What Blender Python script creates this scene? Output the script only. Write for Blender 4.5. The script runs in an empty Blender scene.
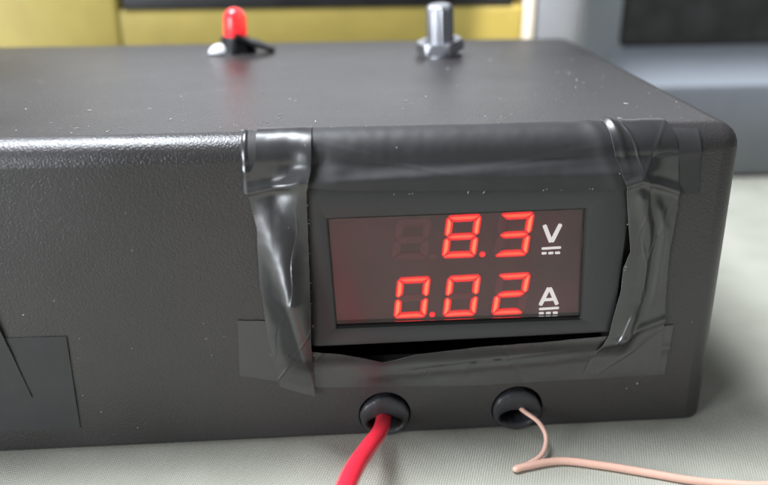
import bpy, bmesh, math, random
from mathutils import Vector, Matrix, noise
random.seed(7)
MM = 0.001
sc = bpy.context.scene
COL = sc.collection
# ------------------------------------------------------------------ camera
cam_d = bpy.data.cameras.new('camera'); cam = bpy.data.objects.new('camera', cam_d); COL.objects.link(cam)
rt = Vector((0.99750392, -0.07038563, -0.00563926)); up = Vector((0.03279638, 0.39109867, 0.91976422)); fw = Vector((0.06253268, 0.91765336, -0.39243085))
m = Matrix((rt, up, -fw)).transposed().to_4x4(); m.translation = Vector((-20.306818, -116.988479, 88.175643)) * MM
cam.matrix_world = m
cam_d.sensor_width = 36; cam_d.lens = 772.930328 / 768 * 36
cam_d.clip_start = 0.005; cam_d.clip_end = 20
cam_d.dof.use_dof = True; cam_d.dof.aperture_fstop = 12; cam_d.dof.focus_distance = 0.130
sc.camera = cam
# ------------------------------------------------------------------ light
w = bpy.data.worlds.new('World'); sc.world = w; w.use_nodes = True
nt = w.node_tree; nt.nodes.clear()
wo = nt.nodes.new('ShaderNodeOutputWorld'); wb = nt.nodes.new('ShaderNodeBackground')
tc = nt.nodes.new('ShaderNodeTexCoord'); sx = nt.nodes.new('ShaderNodeSeparateXYZ'); rp = nt.nodes.new('ShaderNodeValToRGB')
nt.links.new(tc.outputs['Generated'], sx.inputs[0]); nt.links.new(sx.outputs['Z'], rp.inputs[0])
e = rp.color_ramp.elements; e[0].position = 0.0; e[0].color = (.38, .38, .38, 1); e[1].position = 0.8; e[1].color = (.92, .95, 1.0, 1)
nt.links.new(rp.outputs[0], wb.inputs[0]); nt.links.new(wb.outputs[0], wo.inputs[0]); wb.inputs[1].default_value = 0.27
def area(name, loc, target, size, power, color, sy=None):
    l = bpy.data.lights.new(name, 'AREA'); l.energy = power; l.color = color; l.size = size
    if sy: l.shape = 'RECTANGLE'; l.size_y = sy
    o = bpy.data.objects.new(name, l); COL.objects.link(o); o.location = loc
    o.rotation_euler = (Vector(target) - Vector(loc)).to_track_quat('-Z', 'Y').to_euler()
    return o
area('window_light', (.12, 1.0, .30), (0, 0, .05), 1.1, 2.5, (.93, .96, 1.0), .36)
area('ceiling_light', (-.22, .115, .58), (-.04, .02, .03), .22, 10.5, (.88, .93, 1.0), .27)
area('left_light', (-.50, -.36, .15), (-.03, 0, .03), .24, 4.2, (.88, .93, 1.0), .26)
sp = bpy.data.lights.new('added_edge_spot', 'SPOT'); sp.energy = 12.0; sp.spot_size = math.radians(5); sp.spot_blend = .4; sp.color = (1, .93, .82); sp.shadow_soft_size = .004  # narrow spot added only to overexpose the pale strip on the yellow case
so = bpy.data.objects.new('added_edge_spot', sp); COL.objects.link(so); so.location = (.08, -.1, .42)
so.rotation_euler = (Vector((.0458, .14, .058)) - so.location).to_track_quat('-Z', 'Y').to_euler()
sc.view_settings.view_transform = 'Standard'; sc.view_settings.look = 'None'; sc.view_settings.gamma = 1; sc.view_settings.exposure = 0
sc.render.engine = 'CYCLES'
# ------------------------------------------------------------------ material helpers
def mat(name):
    M = bpy.data.materials.new(name); M.use_nodes = True
    n = M.node_tree; b = n.nodes['Principled BSDF']; return M, n, b
def N(n, t, **k):
    x = n.nodes.new(t)
    for a, v in k.items():
        if a in x.inputs: x.inputs[a].default_value = v
        else: setattr(x, a, v)
    return x
def tex(n, kind, scale, **k):
    c = N(n, 'ShaderNodeTexCoord'); t = N(n, kind, **k); t.inputs['Scale'].default_value = scale
    n.links.new(c.outputs['Object'], t.inputs['Vector']); return t
def ramp(n, src, stops):
    r = N(n, 'ShaderNodeValToRGB'); el = r.color_ramp.elements
    while len(el) < len(stops): el.new(.5)
    for i, (p, c) in enumerate(stops):
        el[i].position = p; el[i].color = (c, c, c, 1) if isinstance(c, (int, float)) else (*c, 1)
    n.links.new(src, r.inputs[0]); return r
def bump(n, b, src, dist, strength=1, prev=None):
    u = N(n, 'ShaderNodeBump'); u.inputs['Distance'].default_value = dist; u.inputs['Strength'].default_value = strength
    n.links.new(src, u.inputs['Height'])
    if prev: n.links.new(prev.outputs[0], u.inputs['Normal'])
    n.links.new(u.outputs[0], b.inputs['Normal']); return u
def mix(n, fac, a, c):
    x = N(n, 'ShaderNodeMixRGB')
    n.links.new(fac, x.inputs[0])
    for i, v in ((1, a), (2, c)):
        if isinstance(v, tuple): x.inputs[i].default_value = (*v, 1)
        else: n.links.new(v, x.inputs[i])
    return x
def simple(name, col, rough=.5, metal=0, bs=None, bd=0.00003, spec=.5, var=0):
    M, n, b = mat(name); b.inputs['Base Color'].default_value = (*col, 1); b.inputs['Roughness'].default_value = rough
    b.inputs['Metallic'].default_value = metal; b.inputs['Specular IOR Level'].default_value = spec
    if bs:
        t = tex(n, 'ShaderNodeTexNoise', bs, Detail=3.0); bump(n, b, t.outputs[0], bd)
    if var:
        t = tex(n, 'ShaderNodeTexNoise', 120, Detail=4.0)
        r = ramp(n, t.outputs[0], [(.3, tuple(c * (1 - var) for c in col)), (.7, tuple(min(1, c * (1 + var)) for c in col))])
        n.links.new(r.outputs[0], b.inputs['Base Color'])
    return M
# textured black plastic of the box, with dust specks
def box_mat():
    M, n, b = mat('black_textured_plastic')
    v = tex(n, 'ShaderNodeTexNoise', 3000, Detail=1.0); g = tex(n, 'ShaderNodeTexNoise', 4200, Detail=2.0)
    u1 = bump(n, b, v.outputs[0], .000075, 1.0); bump(n, b, g.outputs[0], .00005, .8, u1)
    bl = tex(n, 'ShaderNodeTexNoise', 45, Detail=3.0)
    base = ramp(n, bl.outputs[0], [(.3, (.023, .021, .021)), (.7, (.032, .029, .029))])
    b.inputs['Specular IOR Level'].default_value = .62
    d = tex(n, 'ShaderNodeTexVoronoi', 420); msk = tex(n, 'ShaderNodeTexNoise', 170, Detail=2.0)
    r1 = ramp(n, d.outputs['Distance'], [(.05, 1.0), (.12, 0.0)]); r2 = ramp(n, msk.outputs[0], [(.63, 0.0), (.69, .4)])
    mm = N(n, 'ShaderNodeMath', operation='MULTIPLY'); n.links.new(r1.outputs[0], mm.inputs[0]); n.links.new(r2.outputs[0], mm.inputs[1])
    x = mix(n, mm.outputs[0], base.outputs[0], (.34, .34, .35)); n.links.new(x.outputs[0], b.inputs['Base Color'])
    rr = ramp(n, bl.outputs[0], [(.3, .33), (.7, .42)]); n.links.new(rr.outputs[0], b.inputs['Roughness'])
    return M
def tape_mat(lo, hi, name):
    M, n, b = mat(name); b.inputs['Specular IOR Level'].default_value = .95 if lo < .4 else .55
    g = tex(n, 'ShaderNodeTexNoise', 900, Detail=3.0); u = bump(n, b, g.outputs[0], .00002, .6)
    g2 = tex(n, 'ShaderNodeTexNoise', 160, Detail=3.0); bump(n, b, g2.outputs[0], .00012, .6, u)
    d = tex(n, 'ShaderNodeTexVoronoi', 500); msk = tex(n, 'ShaderNodeTexNoise', 260, Detail=2.0)
    r1 = ramp(n, d.outputs['Distance'], [(.04, 1.0), (.11, 0.0)]); r2 = ramp(n, msk.outputs[0], [(.63, 0.0), (.69, .5)])
    mm = N(n, 'ShaderNodeMath', operation='MULTIPLY'); n.links.new(r1.outputs[0], mm.inputs[0]); n.links.new(r2.outputs[0], mm.inputs[1])
    x = mix(n, mm.outputs[0], (.022, .0215, .022), (.4, .39, .38)); n.links.new(x.outputs[0], b.inputs['Base Color'])
    rr = ramp(n, g2.outputs[0], [(.3, lo), (.7, hi)]); n.links.new(rr.outputs[0], b.inputs['Roughness'])
    return M
def cloth_mat():
    M, n, b = mat('woven_cloth')
    c = N(n, 'ShaderNodeTexCoord'); hs = []
    for ang in (18, 108):
        mp = N(n, 'ShaderNodeMapping'); mp.inputs['Rotation'].default_value = (0, 0, math.radians(ang)); n.links.new(c.outputs['Object'], mp.inputs[0])
        wv = N(n, 'ShaderNodeTexWave'); wv.inputs['Scale'].default_value = 720; wv.inputs['Distortion'].default_value = 2.6; wv.inputs['Detail'].default_value = 2; wv.inputs['Detail Scale'].default_value = 1.5
        n.links.new(mp.outputs[0], wv.inputs[0]); hs.append(wv)
    a = N(n, 'ShaderNodeMath', operation='MULTIPLY'); n.links.new(hs[0].outputs[1], a.inputs[0]); n.links.new(hs[1].outputs[1], a.inputs[1])
    nz = tex(n, 'ShaderNodeTexNoise', 1200, Detail=4.0); u = bump(n, b, a.outputs[0], .00010, .8); bump(n, b, nz.outputs[0], .0001, .5, u)
    v = tex(n, 'ShaderNodeTexNoise', 60, Detail=5.0)
    r = ramp(n, v.outputs[0], [(.3, (.40, .40, .335)), (.7, (.485, .485, .415))])
    r2 = ramp(n, a.outputs[0], [(0, .84), (.7, 1.0)]); x = N(n, 'ShaderNodeMixRGB', blend_type='MULTIPLY'); x.inputs[0].default_value = 1
    n.links.new(r.outputs[0], x.inputs[1]); n.links.new(r2.outputs[0], x.inputs[2]); n.links.new(x.outputs[0], b.inputs['Base Color'])
    b.inputs['Roughness'].default_value = .9; b.inputs['Specular IOR Level'].default_value = .15
    return M
def emis(name, attr=True):
    M, n, b = mat(name); n.nodes.remove(b); o = n.nodes['Material Output']
    em = N(n, 'ShaderNodeEmission'); at = N(n, 'ShaderNodeAttribute', attribute_name='segment_core')
    r = ramp(n, at.outputs['Fac'], [(0, (.90, .005, .016)), (.45, (1, .05, .045)), (1, (1, .31, .13))])
    n.links.new(r.outputs[0], em.inputs[0]); em.inputs[1].default_value = 1.0; n.links.new(em.outputs[0], o.inputs[0]); return M
def pane_mat():
    M, n, b = mat('red_filter_pane'); o = n.nodes['Material Output']; n.nodes.remove(b)
    t = N(n, 'ShaderNodeBsdfTransparent'); t.inputs[0].default_value = (1, .97, .97, 1)
    g = N(n, 'ShaderNodeBsdfGlossy'); g.inputs['Roughness'].default_value = .26
    f = N(n, 'ShaderNodeFresnel'); f.inputs[0].default_value = 1.45
    m = N(n, 'ShaderNodeMixShader'); n.links.new(f.outputs[0], m.inputs[0]); n.links.new(t.outputs[0], m.inputs[1]); n.links.new(g.outputs[0], m.inputs[2]); n.links.new(m.outputs[0], o.inputs[0]); return M
def backing_mat():
    M, n, b = mat('dark_red_display'); t = tex(n, 'ShaderNodeTexNoise', 70, Detail=2.0)
    r = ramp(n, t.outputs[0], [(.35, (.14, .052, .062)), (.65, (.21, .050, .070))]); n.links.new(r.outputs[0], b.inputs['Base Color'])
    b.inputs['Roughness'].default_value = .5; return M
M_box = box_mat(); M_tape = tape_mat(.26, .38, 'black_vinyl_tape'); M_tmatt = tape_mat(.56, .68, 'worn_vinyl_tape'); M_cloth = cloth_mat(); M_seg = emis('lit_segment'); M_pane = pane_mat(); M_back = backing_mat()
M_bez = simple('bezel_plastic', (.027, .027, .028), .42, bs=2200, bd=.00004)
M_bezlip = simple('bezel_lip_plastic', (.006, .006, .006), .3)
M_ghost = simple('unlit_segment', (.30, .08, .105), .5)
M_white = simple('backlit_white', (.86, .87, .88), .45); M_white.node_tree.nodes['Principled BSDF'].inputs['Emission Color'].default_value = (1, 1, 1, 1); M_white.node_tree.nodes['Principled BSDF'].inputs['Emission Strength'].default_value = .55  # unit marks glow as backlit icons through emission
M_rub = simple('black_rubber', (.030, .030, .033), .46, bs=1100, bd=.00012)
M_red = simple('red_insulation', (.80, .025, .05), .3, bs=500, bd=.00004)
M_pink = simple('pale_pink_insulation', (.72, .44, .345), .26, bs=600, bd=.00003, var=.08)
M_metal = simple('brushed_aluminium', (.46, .47, .50), .40, 1, bs=900, bd=.00003)
M_yel = simple('yellow_plastic', (.46, .36, .088), .5, bs=700, bd=.00003, var=.06)
M_dark = simple('dark_panel', (.022, .021, .022), .45, var=.3)
M_grey = simple('grey_plastic', (.245, .26, .29), .45, bs=900, bd=.00003, var=.05)
M_grey_lit = simple('grey_plastic_lit', (.47, .505, .56), .4, bs=900, bd=.00003)  # lighter grey stands in for light falling on the housing's ledge
M_screen = simple('dark_screen', (.034, .033, .034), .4, var=.4)
M_glare = simple('painted_sun_glare', (.85, .78, .66), .25)  # white colour stands in for sun glare on the case edge
M_mark = simple('red_mark', (.06, .028, .03), .6); M_mark2 = simple('green_mark', (.042, .045, .04), .6)
M_blob = simple('pale_glossy', (.80, .82, .86), .12)  # pale glossy surface of the blob beside the indicator
M_dust = simple('pale_lint', (.55, .54, .50), .8)
M_tedge = simple('tape_edge', (.17, .165, .16), .6)
M_flap = simple('matt_black_tape', (.008, .008, .009), .45)
def led_mat():
    M, n, b = mat('lit_red_lens'); b.inputs['Base Color'].default_value = (.9, .03, .04, 1); b.inputs['Roughness'].default_value = .1
    c = N(n, 'ShaderNodeTexCoord'); t = N(n, 'ShaderNodeTexNoise'); t.inputs['Scale'].default_value = 300; n.links.new(c.outputs['Object'], t.inputs[0])
    r = ramp(n, t.outputs[0], [(.4, (1, .02, .03)), (.62, (1, .12, .07))])
    n.links.new(r.outputs[0], b.inputs['Emission Color']); b.inputs['Emission Strength'].default_value = .85; return M
M_led = led_mat()
# ------------------------------------------------------------------ object helpers
ORG = {}
def link(name, bm, mats, parent=None, smooth=True):
    """vertices are given in mm in scene space; the origin is moved to the bottom centre"""
    bmesh.ops.recalc_face_normals(bm, faces=bm.faces)
    xs = [v.co for v in bm.verts]
    o0 = Vector(((min(p.x for p in xs) + max(p.x for p in xs)) / 2, (min(p.y for p in xs) + max(p.y for p in xs)) / 2, min(p.z for p in xs)))
    for v in bm.verts: v.co = (v.co - o0) * MM
    me = bpy.data.meshes.new(name); bm.to_mesh(me); bm.free()
    for f in me.polygons: f.use_smooth = smooth
    if smooth and hasattr(me, 'set_sharp_from_angle'): me.set_sharp_from_angle(angle=math.radians(40))
    for q in (mats if isinstance(mats, (list, tuple)) else [mats]): me.materials.append(q)
    o = bpy.data.objects.new(name, me); COL.objects.link(o); ORG[o] = o0
    if parent: o.parent = parent; o.location = (o0 - ORG[parent]) * MM
    else: o.location = o0 * MM
    return o
def thing(name, label, cat, loc):
    o = bpy.data.objects.new(name, None); COL.objects.link(o); o.empty_display_size = .01
    o.location = Vector(loc) * MM; ORG[o] = Vector(loc); o['label'] = label; o['category'] = cat; return o
def box(bm, x0, x1, y0, y1, z0, z1, bev=0, seg=3):
    r = bmesh.ops.create_cube(bm, size=1); vs = r['verts']
    for v in vs: v.co = Vector((x0 + (v.co.x + .5) * (x1 - x0), y0 + (v.co.y + .5) * (y1 - y0), z0 + (v.co.z + .5) * (z1 - z0)))
    if bev:
        es = list({e for v in vs for e in v.link_edges}); bmesh.ops.bevel(bm, geom=es, offset=bev, segments=seg, affect='EDGES', profile=.5)
def ss(t): t = max(0, min(1, t)); return t * t * (3 - 2 * t)
def lathe(bm, prof, c, n=40, axis='z', tilt=None, mod=None):
    rings = []
    for k, (r, h) in enumerate(prof):
        ring = []
        for i in range(n):
            a = 2 * math.pi * i / n; rr = mod(r, h, a) if mod else r
            p = Vector((rr * math.cos(a), rr * math.sin(a), h)) if axis == 'z' else Vector((rr * math.cos(a), -h, rr * math.sin(a)))
            if tilt: p = tilt @ p
            ring.append(bm.verts.new(p + Vector(c)))
        rings.append(ring)
    for a, b in zip(rings, rings[1:]):
        for i in range(n): bm.faces.new((a[i], a[(i + 1) % n], b[(i + 1) % n], b[i]))
    bm.faces.new(rings[-1]); bm.faces.new(rings[0][::-1])
def smooth_path(pts, sub=10):
    P = [Vector(p) for p in pts]; P = [P[0] * 2 - P[1]] + P + [P[-1] * 2 - P[-2]]; out = []
    for i in range(1, len(P) - 2):
        for k in range(sub):
            t = k / sub; a, b, c, d = P[i - 1], P[i], P[i + 1], P[i + 2]
            out.append(.5 * ((2 * b) + (c - a) * t + (2 * a - 5 * b + 4 * c - d) * t * t + (3 * b - a - 3 * c + d) * t ** 3))
    out.append(P[-2]); return out
def tube(bm, pts, r, n=20, sub=10, rf=None):
    P = smooth_path(pts, sub); ref = Vector((0, 0, 1)); rings = []
    for i, p in enumerate(P):
        t = (P[min(i + 1, len(P) - 1)] - P[max(i - 1, 0)]).normalized()
        s = t.cross(ref)
        if s.length < .2: s = t.cross(Vector((1, 0, 0)))
        s.normalize(); u = s.cross(t); ref = u
        R = rf(i / (len(P) - 1)) if rf else r
        rings.append([bm.verts.new(p + R * (math.cos(2 * math.pi * k / n) * s + math.sin(2 * math.pi * k / n) * u)) for k in range(n)])
    for a, b in zip(rings, rings[1:]):
        for k in range(n): bm.faces.new((a[k], a[(k + 1) % n], b[(k + 1) % n], b[k]))
    bm.faces.new(rings[0]); bm.faces.new(rings[-1][::-1])
# ------------------------------------------------------------------ structure: cloth covered table
ZC = -.7
bm = bmesh.new(); nx, ny = 120, 120; G = []
for j in range(ny + 1):
    row = []
    for i in range(nx + 1):
        x = -500 + 1000 * i / nx; y = -350 + 1000 * j / ny
        far = ss((math.hypot(x + 30, y - 40) - 120) / 150)
        z = ZC + (noise.noise(Vector((x * .012, y * .012, 0))) * 1.6 - .8) * far * .5
        row.append(bm.verts.new((x, y, z)))
    G.append(row)
for j in range(ny):
    for i in range(nx): bm.faces.new((G[j][i], G[j][i + 1], G[j + 1][i + 1], G[j + 1][i]))
cl = link('tablecloth', bm, M_cloth); cl['kind'] = 'structure'; cl['label'] = 'pale grey green woven cloth under the black box'
# ------------------------------------------------------------------ the black box
H = 56.4; RB = 4.0; XL, XR = -128, 46.7; D = 99
bx = thing('electronics_box', 'black textured plastic box with a red digital meter held in its front by black tape', 'electronics box', (-40, 50, ZC))
def rounded(x0, x1, y0, y1, z0, z1, r, taper=0, seg=6):
    bm = bmesh.new(); bmesh.ops.create_cube(bm, size=1)
    for v in bm.verts:
        v.co = Vector((x0 + (v.co.x + .5) * (x1 - x0), y0 + (v.co.y + .5) * (y1 - y0), z0 + (v.co.z + .5) * (z1 - z0)))
        if v.co.z < (z0 + z1) / 2 and v.co.x > 0: v.co.x += taper
    bmesh.ops.bevel(bm, geom=[e for e in bm.edges if max(a.co.z for a in e.verts) > z0 + 1], offset=r, segments=seg, affect='EDGES', profile=.5)
    low = [e for e in bm.edges if all(abs(a.co.z - z0) < 1e-3 for a in e.verts) and len(e.link_faces) == 2 and abs(e.calc_face_angle(0)) > .5]
    if r > 2: bmesh.ops.bevel(bm, geom=low, offset=1.0, segments=3, affect='EDGES', profile=.5)
    return bm
def raw(bm):
    bmesh.ops.recalc_face_normals(bm, faces=bm.faces)
    for v in bm.verts: v.co *= MM
    me = bpy.data.meshes.new('cut'); bm.to_mesh(me); bm.free(); o = bpy.data.objects.new('cut', me); COL.objects.link(o); return o
sh = raw(rounded(XL, XR, 0, D, ZC + .25, H, RB, 1.6))
cuts = [raw(rounded(XL + 3, XR - 3, 2.4, D - 3, 2.0, H - 2.6, 1.0))]
b = bmesh.new(); box(b, -25.3, 27.2, -5, 2.9, 15.2, 47.2); cuts.append(raw(b))
GR = [(-12.4, 3.75), (12.0, 3.75)]
for gx, gz in GR:
    b = bmesh.new(); lathe(b, [(4.75, -9), (4.75, 6)], (gx, 0, gz + .35), 48, 'y'); cuts.append(raw(b))
for c in cuts:
    md = sh.modifiers.new('b', 'BOOLEAN'); md.operation = 'DIFFERENCE'; md.object = c; md.solver = 'EXACT'
bpy.context.view_layer.update()
me = bpy.data.meshes.new_from_object(sh.evaluated_get(bpy.context.evaluated_depsgraph_get()))
for c in cuts + [sh]: bpy.data.objects.remove(c, do_unlink=True)
bm = bmesh.new(); bm.from_mesh(me)
for v in bm.verts: v.co /= MM
shell = link('shell', bm, M_box, bx)
for f in shell.data.polygons:
    if max(abs(c) for c in f.normal) > .9995 or f.area > 2e-4: f.use_smooth = False
bm = bmesh.new(); box(bm, XL + 2, XR - .6, 1.2, D - 2, ZC + .02, ZC + .6); link('base_plate', bm, M_bezlip, bx)
# ------------------------------------------------------------------ panel meter
W00, W10, W01, W11 = (-20.53, 23.46), (21.55, 23.34), (-21.39, 43.02), (20.47, 43.38)
B00, B10, B01, B11 = (-25.2, 19.6), (27.9, 20.1), (-25.2, 49.2), (28.2, 49.0)
YF = -1.5
bm = bmesh.new()
def ring4(pts, y): return [bm.verts.new((x, y, z)) for x, z in pts]
def inset(c, d): # c: 00,10,11,01
    (a, b_, c_, d_) = c; return [(a[0] + d, a[1] + d), (b_[0] - d, b_[1] + d), (c_[0] - d, c_[1] - d), (d_[0] + d, d_[1] - d)]
Bq = [B00, B10, B11, B01]; Wq = [W00, W10, W11, W01]
def rr_ring(q, y, r, n=5):
    out = []; cx = [(1, 1), (-1, 1), (-1, -1), (1, -1)]
    for k, (x, z) in enumerate(q):
        sx_, sz_ = cx[k]; ccx, ccz = x + sx_ * r, z + sz_ * r; a0 = [180, 270, 0, 90][k]
        for i in range(n + 1):
            a = math.radians(a0 + 90 * i / n); out.append(bm.verts.new((ccx + r * math.cos(a), y, ccz + r * math.sin(a))))
    return out
rings = [rr_ring(inset(Bq, 1.0), 9, .6), rr_ring(inset(Bq, 1.0), .25, .6), rr_ring(Bq, .2, 1.0), rr_ring(Bq, YF + .45, 1.0), rr_ring(inset(Bq, .12), YF + .15, .95), rr_ring(inset(Bq, .4), YF, .8),
         rr_ring(inset(Wq, -.35), YF, .25), rr_ring(inset(Wq, -.05), YF + .22, .12), rr_ring(Wq, YF + .35, .08), rr_ring([(W00[0], W00[1] + .62), (W10[0], W10[1] + .5), W11, W01], YF + 1.4, .08)]
for k, (a, b_) in enumerate(zip(rings, rings[1:])):
    for i in range(len(a)):
        f = bm.faces.new((a[i], a[(i + 1) % len(a)], b_[(i + 1) % len(a)], b_[i])); f.material_index = 1 if k >= 6 else 0
meter = link('panel_meter', bm, [M_bez, M_bezlip], bx)
meter['label'] = 'black bezel of the two line digital meter, taped into the front'
bm = bmesh.new(); box(bm, -22.4, 22.6, YF + 1.30, YF + 2.2, 22.6, 44.2); link('display_backing', bm, M_back, meter, False)
bm = bmesh.new(); q = [bm.verts.new((x, y, z)) for y in (YF + .5, YF + .75) for x, z in [(W00[0] + .03, W00[1] + .3), (W10[0] - .03, W10[1] + .27), (W11[0] - .03, W11[1] - .03), (W01[0] + .03, W01[1] - .03)]]
for f in ((0, 1, 2, 3), (7, 6, 5, 4), (0, 4, 5, 1), (1, 5, 6, 2), (2, 6, 7, 3), (3, 7, 4, 0)): bm.faces.new([q[i] for i in f])
link('window_pane', bm, M_pane, meter, False)
YS = YF + 1.30
def digit(bl, br, tl, tr, segs, dp=None, label=None, dplit=True):
    """seven segments in a slanted frame; every segment is one slightly raised lens with a hot middle"""
    bm = bmesh.new(); heat = []
    def Q(u, v):
        x = (1 - v) * ((1 - u) * bl[0] + u * br[0]) + v * ((1 - u) * tl[0] + u * tr[0])
        z = (1 - v) * ((1 - u) * bl[1] + u * br[1]) + v * ((1 - u) * tl[1] + u * tr[1]); return x, z
    Wd = abs(br[0] - bl[0]); Ht = abs(tl[1] - bl[1]); t = 1.3; a, c = t / Wd, t / Ht; g = .05 / Wd; gv = .05 / Ht
    k = .42
    poly = {'a': [(k*a, 1), (1 - k*a, 1), (1 - .16*a, 1 - .3*c), (1 - a - g, 1 - c), (a + g, 1 - c), (.2*a, 1 - .3*c)],
            'd': [(k*a, 0), (1 - k*a, 0), (1 - .16*a, .3*c), (1 - a - g, c), (a + g, c), (.2*a, .3*c)],
            'g': [(.35*a, .5), (a, .5 + c/2), (1 - a, .5 + c/2), (1 - .35*a, .5), (1 - a, .5 - c/2), (a, .5 - c/2)],
            'b': [(1, 1 - .45*c), (1, .5 + .35*c), (1 - .4*a, .5 + .08*c), (1 - a, .5 + .5*c), (1 - a, 1 - c), (1 - .25*a, 1 - .34*c)],
            'c': [(1, .45*c), (1, .5 - .35*c), (1 - .4*a, .5 - .08*c), (1 - a, .5 - .5*c), (1 - a, c), (1 - .25*a, .34*c)]}
    poly['f'] = [(1 - x, z) for x, z in poly['b']]; poly['e'] = [(1 - x, z) for x, z in poly['c']]
    shapes = [(poly[s], s in segs, s) for s in 'abcdefg']
    if dp: shapes.append((None, dplit and bool(segs), 'p'))
    for pl, lit, s in shapes:
        if pl is None:
            P = [(dp[0] + .56 * math.cos(i * math.pi / 8), dp[1] + .56 * math.sin(i * math.pi / 8)) for i in range(16)]
        else: P = [Q(*p) for p in pl]
        # subdivide the outline and round its corners
        R = []
        for i in range(len(P)):
            p, q_ = Vector(P[i]), Vector(P[(i + 1) % len(P)])
            for tt in ((.12, .5, .88) if pl else (.5,)): R.append(p.lerp(q_, tt))
        cx = sum((p for p in R), Vector((0, 0))) / len(R); L = max((p - cx).length for p in R)
        # inset copies towards the long axis of the segment
        far = max(R, key=lambda p: (p - cx).length); ax = (far - cx).normalized()
        if pl:
            e1, e2 = (Q(0, .5), Q(1, .5)) if s in 'adg' else (Q(.5, 0), Q(.5, 1)); ax = (Vector(e2) - Vector(e1)).normalized()
        def ins(p, f):
            d = p - cx; al = d.dot(ax); pe = d - al * ax
            return cx + ax * al * (1 - .22 * f if pl else 1 - f) + pe * (1 - f)
        y0 = YS - .06; levels = [(0, 0, YS + .02), (0, 0, y0), (.25, .08, y0 - .03), (.48, .45, y0 - .05), (.72, .95, y0 - .06)]
        hot = 1.0 if s in 'bcef' else .72
        if dp and s == 'p': hot = .5
        rg = []
        for f, h, y in levels:
            rg.append([bm.verts.new((*(lambda v: (v.x, y, v.y))(ins(p, f)),)) for p in R]); heat += [(h * hot if lit else -1)] * len(R)
        mi = 0 if lit else 1
        for A, B_ in zip(rg, rg[1:]):
            for i in range(len(A)):
                f_ = bm.faces.new((A[i], A[(i + 1) % len(A)], B_[(i + 1) % len(A)], B_[i])); f_.material_index = mi
        f_ = bm.faces.new(rg[-1]); f_.material_index = mi
    o = link('digit', bm, [M_seg, M_ghost], meter)
    at = o.data.attributes.new('segment_core', 'FLOAT', 'POINT')
    for i, h in enumerate(heat): at.data[i].value = max(0, h)
    if label: o['label'] = label
    return o
digit((-11.13, 35.0), (-5.2, 34.98), (-10.38, 42.2), (-4.5, 42.3), '', dp=(-4.2, 35.4), label='unlit digit at the left of the volts line')
digit((-2.84, 34.96), (3.06, 34.96), (-2.1, 42.7), (3.8, 42.85), 'abcdefg', dp=(4.15, 35.5), label='red lit digit 8 with decimal point')
digit((6.0, 34.85), (11.8, 34.91), (6.7, 42.83), (12.6, 42.95), 'abcdg', label='red lit digit 3')
digit((-10.89, 23.85), (-5.1, 23.9), (-10.15, 31.77), (-4.4, 31.9), 'abcdef', dp=(-4.1, 24.45), label='red lit digit 0 with decimal point')
digit((-2.4, 23.8), (3.5, 23.85), (-1.64, 31.77), (4.15, 31.9), 'abcdef', label='red lit middle digit 0')
digit((6.08, 23.8), (11.9, 23.85), (6.87, 31.8), (12.75, 31.95), 'abged', label='red lit digit 2')
def strokes(name, polys, label):
    bm = bmesh.new()
    for k_, P in enumerate(polys):
        f = [bm.verts.new((x, YS - .12 - .012 * k_, z)) for x, z in P]; k = [bm.verts.new((x, YS + .02, z)) for x, z in P]
        bm.faces.new(f); bm.faces.new(k[::-1])
        for i in range(len(P)): bm.faces.new((f[i], k[i], k[(i + 1) % len(P)], f[(i + 1) % len(P)]))
    o = link(name, bm, M_white, meter, False); o['label'] = label
def seg(p, q_, w_):
    p, q_ = Vector(p), Vector(q_); d = (q_ - p).normalized(); s = Vector((-d.y, d.x)) * w_ / 2; c = d * w_ * .1
    return [tuple(p + s + c), tuple(p - c * 0 + s * .55 - c), tuple(p - s * .55 - c), tuple(p - s + c), tuple(q_ - s - c), tuple(q_ - s * .55 + c), tuple(q_ + s * .55 + c), tuple(q_ + s - c)]
def dc(x0, x1, z0, z1):
    w_ = .40; L = x1 - x0; o = [seg((x0, z0), (x1, z0 + .1), w_)]
    for k in range(3): a = x0 + L * (k * .36); o.append(seg((a + .05, z1 + .02), (a + .8, z1 + .05), w_))
    return o
strokes('volt_mark', [seg((14.3, 40.4), (15.62, 37.4), .68), seg((17.0, 40.5), (15.78, 37.4), .68)] + dc(14.2, 17.4, 36.2, 35.3), 'white backlit letter V above a direct current symbol')
strokes('ampere_mark', [seg((14.72, 25.5), (15.95, 28.75), .66), seg((17.65, 25.55), (16.15, 28.75), .66), seg((15.2, 26.5), (17.1, 26.55), .5)] + dc(14.6, 18.0, 24.72, 23.86), 'white backlit letter A above a direct current symbol')
# ------------------------------------------------------------------ tape strips draped over the box and the bezel
def drape(x, z):
    w_ = 5.0
    k = ss((x + 25.3 + w_) / w_) * ss((28.6 + w_ - x) / w_) * ss((49.2 + 3 - z) / 3) * ss((z - 19.4 + w_) / w_)
    return 1.55 * k
def onbox(x, z, h):
    """z: height on the front plane; above H-RB the surface rolls over the rounded top edge"""
    if z <= H - RB: return Vector((x, -h, z))
    a = min((z - (H - RB)) / (RB * 1.2), 1.35) * math.pi / 2
    if a > math.pi / 2:
        ex = (a - math.pi / 2) * RB * 1.0; return Vector((x, RB + ex, H + h))
    return Vector((x, RB - (RB + h) * math.cos(a), H - RB + (RB + h) * math.sin(a)))
def lerp_poly(P, t):
    if t <= P[0][0]: return P[0][1:]
    for a, b_ in zip(P, P[1:]):
        if t <= b_[0]:
            k = (t - a[0]) / (b_[0] - a[0]); return tuple(a[i] + (b_[i] - a[i]) * k for i in range(1, len(a)))
    return P[-1][1:]
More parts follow.
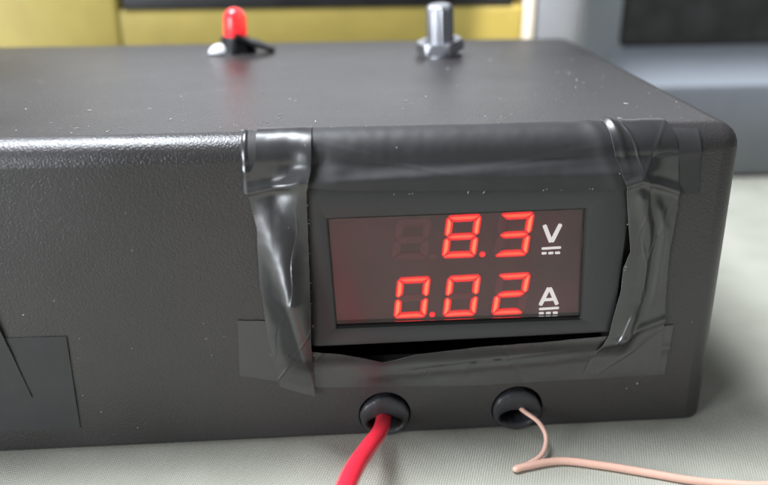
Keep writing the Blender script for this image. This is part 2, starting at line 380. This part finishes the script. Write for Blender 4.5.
def strip(name, A, B, nu, nv, hf, label, th=.13, seed=0, jag=.06, parent=None):
    """A, B: the two long edges as lists of (t, x, z); hf(x, z, u, v) is the lift off the box"""
    bm = bmesh.new(); top, bot = [], []
    for i in range(nv + 1):
        t = i / nv; a = lerp_poly(A, t); b_ = lerp_poly(B, t); r1, r2 = [], []
        ja = noise.noise(Vector((t * 40, seed, 0))) * jag + noise.noise(Vector((t * 9, seed, 3))) * jag * 1.5; jb = noise.noise(Vector((t * 40, seed + 5, 1))) * jag + noise.noise(Vector((t * 9, seed, 7))) * jag * 1.5
        for j in range(nu + 1):
            s = j / nu; x = a[0] + (b_[0] - a[0]) * s; z = a[1] + (b_[1] - a[1]) * s
            dx, dz = (b_[0] - a[0]), (b_[1] - a[1]); L = math.hypot(dx, dz) or 1
            e_ = ja * (1 - s) + jb * s; x += dx / L * e_; z += dz / L * e_
            h = drape(x, z) + hf(x, z, s, t) + .10 * noise.noise(Vector((x * .16, z * .16, seed * 3.1))) + .035 * noise.noise(Vector((x * .6, z * .6, seed)))
            h = max(h, .04)
            r1.append(bm.verts.new(onbox(x, z, h + th))); r2.append(bm.verts.new(onbox(x, z, h)))
        top.append(r1); bot.append(r2)
    for i in range(nv):
        for j in range(nu):
            bm.faces.new((top[i][j], top[i][j + 1], top[i + 1][j + 1], top[i + 1][j])); bm.faces.new((bot[i][j], bot[i + 1][j], bot[i + 1][j + 1], bot[i][j + 1]))
    for i in range(nv):
        for j in (0, nu): bm.faces.new((top[i][j], top[i + 1][j], bot[i + 1][j], bot[i][j])).material_index = 1
    for j in range(nu):
        for i in (0, nv): bm.faces.new((top[i][j], bot[i][j], bot[i][j + 1], top[i][j + 1])).material_index = 1
    o = link(name, bm, [M_tmatt if seed in (1, 5, 6) else M_tape, M_tedge], bx); o['label'] = label; return o
def ga(x, c, s): return math.exp(-((x - c) / s) ** 2)
# upper strip
strip('tape_strip', [(0, -35.0, 47.9), (.12, -25, 48.6), (.22, -19, 48.0), (.5, -1, 47.4), (.8, 26.5, 46.9), (.9, 34, 45.6), (1, 39.7, 45.2)],
      [(0, -34.4, 56.6), (.12, -24, 57.4), (.5, 0, 57.3), (.85, 33, 57.4), (.93, 33.9, 55.6), (1, 38.7, 55.2)], 36, 220,
      lambda x, z, s, t: .18 + .45 * ga(x, -20, 3.0) * ga(z, 51.3, 1.2) - .35 * ga(x, -22.3, 1.6) * ga(z, 51.8, 2.4) + .22 * ga(z - .05 * (x + 20), 49.4, .7) * ss((x + 24) / 4) + .3 * ga(x + z * .4, 44, 1.3) + .16 * ga(z + .22 * x, 49.6, .22) * ga(x, -10, 9) + .16 * ga(z - .12 * x, 50.6, .2) * ga(x, 14, 8),
      'horizontal black tape strip along the upper edge of the meter', seed=1)
# lower strip
strip('tape_strip', [(0, -37.8, 13.8), (.2, -24, 10.6), (.6, 5, 9.6), (1, 38.9, 10.2)],
      [(0, -37.3, 24.7), (.14, -32, 24.4), (.19, -25.4, 18.9), (.27, -20, 18.0), (.33, -12.6, 15.4), (.42, -7, 17.1), (.6, 4, 18.3), (.85, 26, 19.5), (1, 39.2, 20.4)], 30, 220,
      lambda x, z, s, t: .12 + .25 * ga(z, 13.5 + .06 * x, 1.0) * ss((x + 20) / 12) + .25 * ga(x, -11, 3) * s + .18 * ga(z - .1 * x, 14.2, .22) * ga(x, 8, 12) + .18 * ga(x + .6 * z, 19, .25) + .15 * ga(x - .8 * z, -38, .25),
      'horizontal black tape strip along the lower edge of the meter', seed=2)
# left strip
def hl(x, z, s, t):
    ridge = -30.2 + 3.4 * ss((46 - z) / 30)
    rise = max(0, min(1, (48.0 - z) / 18)) if z > 30 else 1 - .88 * ss((30 - z) / 19)
    h = .38 + 5.0 * ga(x, ridge + .2, 3.4) * rise
    for cx, cz, sl, wd, am in ((-27.2, 36, .12, .16, .16), (-30.6, 22, .25, .18, .16), (-28.4, 18, .5, .16, .22)):
        h += am * ga(x - cx - sl * (z - cz) - .25 * math.sin(z * .7 + cx), 0, wd) * ga(z, cz, 6)
    h += .75 * ga(z - .18 * (x + 30), 48.6, .8) * ss((-24.5 - x) / 4) + .9 * ss((x + 27.5) / 4) * ga(z, 51.5, 3.0)
    h += .25 * ga(x + (z - 25) * .18, -27.5, .6) * ss((30 - z) / 10)
    return h
strip('tape_strip', [(0, -32.0, 57.3), (.10, -32.2, 53), (.17, -34.0, 49.4), (.22, -33.8, 47), (.30, -32.8, 42), (.5, -33.0, 33), (.75, -32.4, 21), (1, -30.9, 11.4)],
      [(0, -23.4, 57.3), (.12, -23.7, 52), (.2, -24.6, 48), (.5, -24.7, 33), (.75, -24.9, 20.5), (1, -24.8, 9.4)], 90, 220, hl,
      'upright black tape strip at the left of the meter with a shiny bulge', seed=3)
# narrow folded end left of it
strip('tape_strip', [(0, -34.5, 57.0), (.6, -34.3, 50.6), (1, -34.6, 47.6)], [(0, -31.7, 57.2), (.6, -31.9, 50.5), (1, -32.9, 46.9)], 12, 50,
      lambda x, z, s, t: .12 + .25 * ga(x, -33.9, .35) + .25 * ga(z, 51, .8), 'narrow folded black tape end at the upper left corner', seed=8)
# right strip
def hr(x, z, s, t):
    c = 29.6 + 2.2 * ss((47 - z) / 10) - 2.0 * ss((30 - z) / 14)
    h = .38 + .85 * ga(x, c, 1.1) * ss((48 - z) / 3) * ss((z - 15) / 6)
    h += .5 * ga(x, c + 3.0, .8) * ss((46 - z) / 4) * ss((z - 22) / 6)
    for cx, cz, sl, wd, am in ((30.4, 42, .12, .15, .3), (31.8, 33, -.18, .15, .28), (33.6, 38, .3, .16, .22), (30.0, 22, .45, .14, .26), (33.5, 17, 1.2, .2, .22), (28.0, 53, -.5, .15, .25), (31.0, 52, .6, .16, .22)):
        h += .62 * am * ga(x - cx - sl * (z - cz) - .22 * math.sin(z * .8 + cx), 0, wd * 1.5) * ga(z, cz, 5.5)
    h += .65 * ga(z + .35 * abs(x - 29.0), 48.4, .8) + .3 * ga(x, 24.6, 1.2) * ss((z - 49) / 3)
    h += .35 * ga(x + .35 * z, 44.5, .7) * ss((z - 49) / 3) - .25 * ga(x, 27.4, .5) * ga(z, 38, 6)
    h += .35 * ga(z - .4 * (x - 30), 19, .9)
    return h
strip('tape_strip', [(0, 23.4, 57.3), (.08, 24.3, 53.5), (.2, 26.8, 47), (.36, 28.3, 38.5), (.42, 28.8, 35.8), (.47, 28.0, 33), (.62, 28.0, 28.5), (.80, 26.9, 19.9), (1, 23.7, 11.3)],
      [(0, 33.7, 57.4), (.12, 35.3, 52), (.25, 36.6, 43), (.42, 36.2, 36), (.7, 37.0, 24), (1, 37.9, 10.6)], 90, 220, hr,
      'upright black tape strip at the right of the meter with creases', seed=4)
# tape at the far left
strip('tape_strip', [(0, -100, 4.4), (1, -66.6, 4.4)], [(0, -100, 23.2), (1, -66.0, 22.9)], 24, 60, lambda x, z, s, t: .10, 'flat black tape patch with square corner near the left edge', seed=5, jag=.04)
strip('tape_strip', [(0, -96, 44), (.6, -90, 22), (1, -86, 10)], [(0, -80.6, 44), (.6, -76.2, 24), (1, -73.6, 11.3)], 24, 60,
      lambda x, z, s, t: .3 + 1.1 * ss((z - 22) / 14), 'slanting black tape strip across the flat patch at the left edge', seed=6, jag=.04)
# ------------------------------------------------------------------ grommets
for k, (gx, gz) in enumerate(GR):
    bm = bmesh.new(); n = 56; rings = []
    for (t, y) in [(0, 3.0), (0, .3), (.0, -.2), (.03, -.4), (.12, -.7), (.4, -.8), (.68, -.7), (.88, -.4), (.97, .1), (1, .6), (1, 3.0)]:
        ring = []
        for i in range(n):
            a = 2 * math.pi * i / n
            ox, oz = 4.5 * math.cos(a), 4.15 * math.sin(a); ix, iz = 3.0 * math.cos(a), -1.5 + 1.25 * math.sin(a)
            wob = 1 + .012 * math.sin(5 * a + k * 2) + .01 * math.sin(11 * a)
            ring.append(bm.verts.new((gx + (ox * (1 - t) + ix * t) * wob, y * (1 - .25 * (1 - math.sin(a)) / 2) if y < 0 else y, gz + (oz * (1 - t) + iz * t) * wob)))
        rings.append(ring)
    for a, b_ in zip(rings, rings[1:]):
        for i in range(n): bm.faces.new((a[i], a[(i + 1) % n], b_[(i + 1) % n], b_[i]))
    o = link('grommet', bm, M_rub, bx); o['label'] = ['black rubber grommet round the red wire', 'black rubber grommet round the thin pink wire'][k]
# ------------------------------------------------------------------ LED
L0 = Vector((-43.6, 81.5, H))
bm = bmesh.new(); tl = Matrix.Rotation(math.radians(3), 3, 'Y')
lathe(bm, [(2.2, 0.2), (2.75, 0.6), (2.88, 4.2)] + [(2.85 * math.cos(a), 10.7 - 2.85 + 2.85 * math.sin(a)) for a in [i * math.pi / 2 / 10 for i in range(0, 10)]] + [(.15, 10.7)], L0, 36, 'z', tl)
led = link('indicator_light', bm, M_led, bx); led['label'] = 'lit red indicator light on the top of the box'
bm = bmesh.new()
lathe(bm, [(4.7, -.1), (4.6, .5), (4.1, 1.6), (3.6, 3.0), (3.3, 3.9), (2.7, 4.0)], L0, 40, 'z', None, lambda r, h, a: r * (1 + .10 * math.sin(3 * a + 1) + .05 * math.sin(7 * a)) if h < 3.5 else r)
link('collar', bm, M_flap, led)
bm = bmesh.new(); nu, nv = 24, 10; T = [[], []]   # tape flap running down to the right
for i in range(nu + 1):
    t = i / nu; a = [[], []]
    for j in range(nv + 1):
        s = j / nv; x = L0.x + .4 + 9.2 * t; z = H + 3.6 * (1 - t) ** 1.1 + .35 * math.sin(t * 9 + s * 2) * (1 - t) + .12 + .25 * math.sin(math.pi * s)
        y = L0.y - 3.6 + 5.0 * s + .5 * t
        a[0].append(bm.verts.new((x, y, z + 1.0))); a[1].append(bm.verts.new((x, y, z)))
    T[0].append(a[0]); T[1].append(a[1])
for i in range(nu):
    for j in range(nv):
        for q_ in T: bm.faces.new((q_[i][j], q_[i][j + 1], q_[i + 1][j + 1], q_[i + 1][j]))
for i in range(nu):
    for j in (0, nv): bm.faces.new((T[0][i][j], T[0][i + 1][j], T[1][i + 1][j], T[1][i][j]))
for j in range(nv):
    for i in (0, nu): bm.faces.new((T[0][i][j], T[0][i][j + 1], T[1][i][j + 1], T[1][i][j]))
link('tape_flap', bm, M_flap, led)
bm = bmesh.new()
lathe(bm, [(2.7, -.05), (2.5, .5), (1.9, 1.3), (1.0, 1.8), (.2, 1.95)], L0 + Vector((-3.4, -2.4, .5)), 30, 'z', None, lambda r, h, a: r * (1 + .15 * math.sin(2 * a + .5)))
o = link('pale_blob', bm, M_blob, led); o['label'] = 'pale shiny blob at the left foot of the red light'
# ------------------------------------------------------------------ knurled shaft with nut
S0 = Vector((6.6, 72.0, H))
tilt = Matrix.Rotation(math.radians(-3), 3, 'Y') @ Matrix.Rotation(math.radians(5), 3, 'X')
bm = bmesh.new(); lathe(bm, [(5.2, .0), (5.2, .7)], S0, 40); 
nut_w = link('washer', bm, M_metal, None)
bm = bmesh.new()
lathe(bm, [(3.25, .2), (3.25, 10.8), (3.0, 11.5), (2.5, 11.9), (.2, 11.9)], S0, 72, 'z', tilt, lambda r, h, a: r * (1 - .10 * (math.sin(14 * a) > .1) * (h > 4)))
shaft = link('control_shaft', bm, M_metal, bx); shaft['label'] = 'silver knurled control shaft standing on the top of the box'
nut_w.parent = shaft; nut_w.location = (ORG[nut_w] - ORG[shaft]) * MM
bm = bmesh.new()
tn = Matrix.Rotation(math.radians(-7), 3, 'Y') @ Matrix.Rotation(math.radians(4), 3, 'X')
def hexr(r, h, a):
    a2 = (a + .25) % (math.pi / 3) - math.pi / 6; hx = 5.1 / math.cos(a2); return r if r < 4 else min(r, hx)
lathe(bm, [(5.3, .9), (5.9, 1.2), (5.9, 3.2), (5.3, 3.6), (3.8, 3.6), (3.6, 3.2)], S0, 72, 'z', tn, hexr)
link('hex_nut', bm, M_metal, shaft)
# ------------------------------------------------------------------ dust and lint on the box
bm = bmesh.new()
def fleck(c, n_, L, wd=.07):
    a = random.uniform(0, 6.28); d = Vector((math.cos(a), math.sin(a), 0)) if n_.z else Vector((math.cos(a), 0, math.sin(a))); s_ = n_.cross(d) * wd
    v = [bm.verts.new(c + d * L / 2 * p + s_ * q_ + n_ * h) for h in (0, .06) for p, q_ in ((-1, -.6), (-.1, -1), (1, -.3), (.8, .6), (-.3, 1))]
    bm.faces.new(v[:5]); bm.faces.new(v[5:])
    for i in range(5): bm.faces.new((v[i], v[(i + 1) % 5], v[5 + (i + 1) % 5], v[5 + i]))
UPZ, FRY = Vector((0, 0, 1)), Vector((0, -1, 0))
for k in range(210):
    y = 4.5 + 75 * random.random() ** 1.9; x = random.uniform(-100, 43)
    fleck(Vector((x, y, H + .02)), UPZ, random.choice([.1, .12, .16, .2, .25, .4, .9]), random.choice([.04, .06, .09]))
for k in range(15):
    x = random.uniform(-76, 43); z = random.uniform(3, 52)
    if -40 < x < 40 and z > 9: continue
    fleck(Vector((x, -.02, z)), FRY, random.choice([.1, .14, .2, .4]), .06)
for k in range(34):   # lint caught on the edges of the tape
    if k < 16: z = random.uniform(10, 56); x = -24.5 + random.uniform(-.15, .15); y = -(2.1 if 18 < z < 48 else 1.0)
    elif k < 26: x = random.uniform(-20, 26); z = 47.3 + random.uniform(-.2, .1); y = -1.95
    else: z = random.uniform(14, 50); x = 28.2 - .012 * (z - 34) ** 2 + random.uniform(-.1, .1); y = -2.2
    fleck(Vector((x, y, z)), FRY, random.choice([.1, .15, .25, .5]), .04)
du = link('dust', bm, M_dust, bx, False); du['kind'] = 'stuff'
# ------------------------------------------------------------------ wires
bm = bmesh.new()
tube(bm, [(-12.0, 9, 5), (-12.3, 3, 3.4), (-12.8, -1.2, 3.4), (-14.0, -8, 6.0), (-16.4, -17.5, 10.2), (-19.7, -33, 17.0), (-24, -50, 18), (-33, -68, 10), (-45, -88, 1.6), (-60, -120, .7)], 1.38, 24)
o = link('red_wire', bm, M_red); o['label'] = 'thick red insulated wire coming out of the left grommet of the black box'; o['category'] = 'wire'
bm = bmesh.new()
tube(bm, [(11, 8, 4.2), (12.0, 2, 4.2), (13.1, -1.0, 4.1), (15.2, -3.6, 3.4), (15.9, -6.4, 2.2), (14.6, -9.2, .9), (11.8, -10.8, .2), (9.6, -11.4, .05), (9.4, -11.9, .0), (11.5, -11.2, .0), (17.6, -10.3, .0), (24.2, -11.9, -.02), (32, -14.6, -.05), (38, -16.8, -.05), (44.3, -18.2, -.05), (52, -18.9, -.05), (75, -17, -.05), (110, -25, -.05)], .5, 18, 10,
     lambda t:   .42 + .26 * ss((t - .42) / .12))
o = link('thin_wire', bm, M_pink); o['label'] = 'thin pale pink wire coming out of the right grommet and bending along the cloth'; o['category'] = 'wire'
# ------------------------------------------------------------------ yellow case behind
yc = thing('yellow_case', 'yellow plastic case with a dark panel standing behind the black box', 'case', (-50, 155, ZC))
bm = bmesh.new()
box(bm, -150, 43.6, 141, 175, ZC, 60.6, 2, 4); box(bm, -150, -85.5, 140.0, 178, ZC - 0, 72, 2.5, 4); box(bm, -84, 43.6, 142.5, 176, 61.5, 71, 2, 3)
link('body', bm, M_yel, yc)
bm = bmesh.new(); box(bm, -84.6, 40.0, 140.9, 150, 60.3, 70.2, .5, 2); link('dark_panel', bm, M_dark, yc)
bm = bmesh.new(); box(bm, 43.5, 47.0, 140.3, 172, ZC, 70, .9, 4); link('sun_glare_strip', bm, M_glare, yc)  # strip added as the sunlit edge of the yellow case
# ------------------------------------------------------------------ grey housing behind right
gd = thing('grey_housing', 'grey plastic housing with a recessed dark screen standing behind the right of the black box', 'monitor', (120, 165, ZC))
bm = bmesh.new(); X0, X1, Z0, Z1, Y0, Y1 = 47.4, 262, ZC, 92, 140, 225
wx0, wx1, wz0, wz1 = 63.5, 248, 33, 88           # outer edge of the bevelled opening
ix0, ix1, iz0, iz1, yi = 82, 236, 43.5, 82, 156
def rect(x0, x1, z0, z1, y, r):
    o = []
    for k, (x, z, sx_, sz_) in enumerate([(x0, z0, 1, 1), (x1, z0, -1, 1), (x1, z1, -1, -1), (x0, z1, 1, -1)]):
        for i in range(6):
            a = math.radians([180, 270, 0, 90][k] + 18 * i); o.append(bm.verts.new((x + sx_ * r + r * math.cos(a), y, z + sz_ * r + r * math.sin(a))))
    return o
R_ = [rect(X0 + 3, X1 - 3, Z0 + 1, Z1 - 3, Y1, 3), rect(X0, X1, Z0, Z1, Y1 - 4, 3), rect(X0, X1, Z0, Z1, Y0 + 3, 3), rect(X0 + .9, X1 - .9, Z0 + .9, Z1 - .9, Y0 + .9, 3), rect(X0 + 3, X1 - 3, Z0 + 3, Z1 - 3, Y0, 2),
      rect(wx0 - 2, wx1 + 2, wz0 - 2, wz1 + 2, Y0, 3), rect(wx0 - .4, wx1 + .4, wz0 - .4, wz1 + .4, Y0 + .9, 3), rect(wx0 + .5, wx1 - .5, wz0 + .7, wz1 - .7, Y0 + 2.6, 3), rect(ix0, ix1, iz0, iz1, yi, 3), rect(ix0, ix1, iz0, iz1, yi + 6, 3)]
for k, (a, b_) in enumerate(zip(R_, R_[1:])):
    for i in range(len(a)): bm.faces.new((a[i], a[(i + 1) % len(a)], b_[(i + 1) % len(a)], b_[i])).material_index = 1 if k >= 6 else 0  # inner bevel coloured lighter, as if lit from above
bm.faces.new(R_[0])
link('frame', bm, [M_grey, M_grey_lit], gd)
bm = bmesh.new(); box(bm, ix0 - 2, ix1 + 2, yi + 3, yi + 5, iz0 - 2, iz1 + 2); scn = link('screen', bm, M_screen, gd, False)
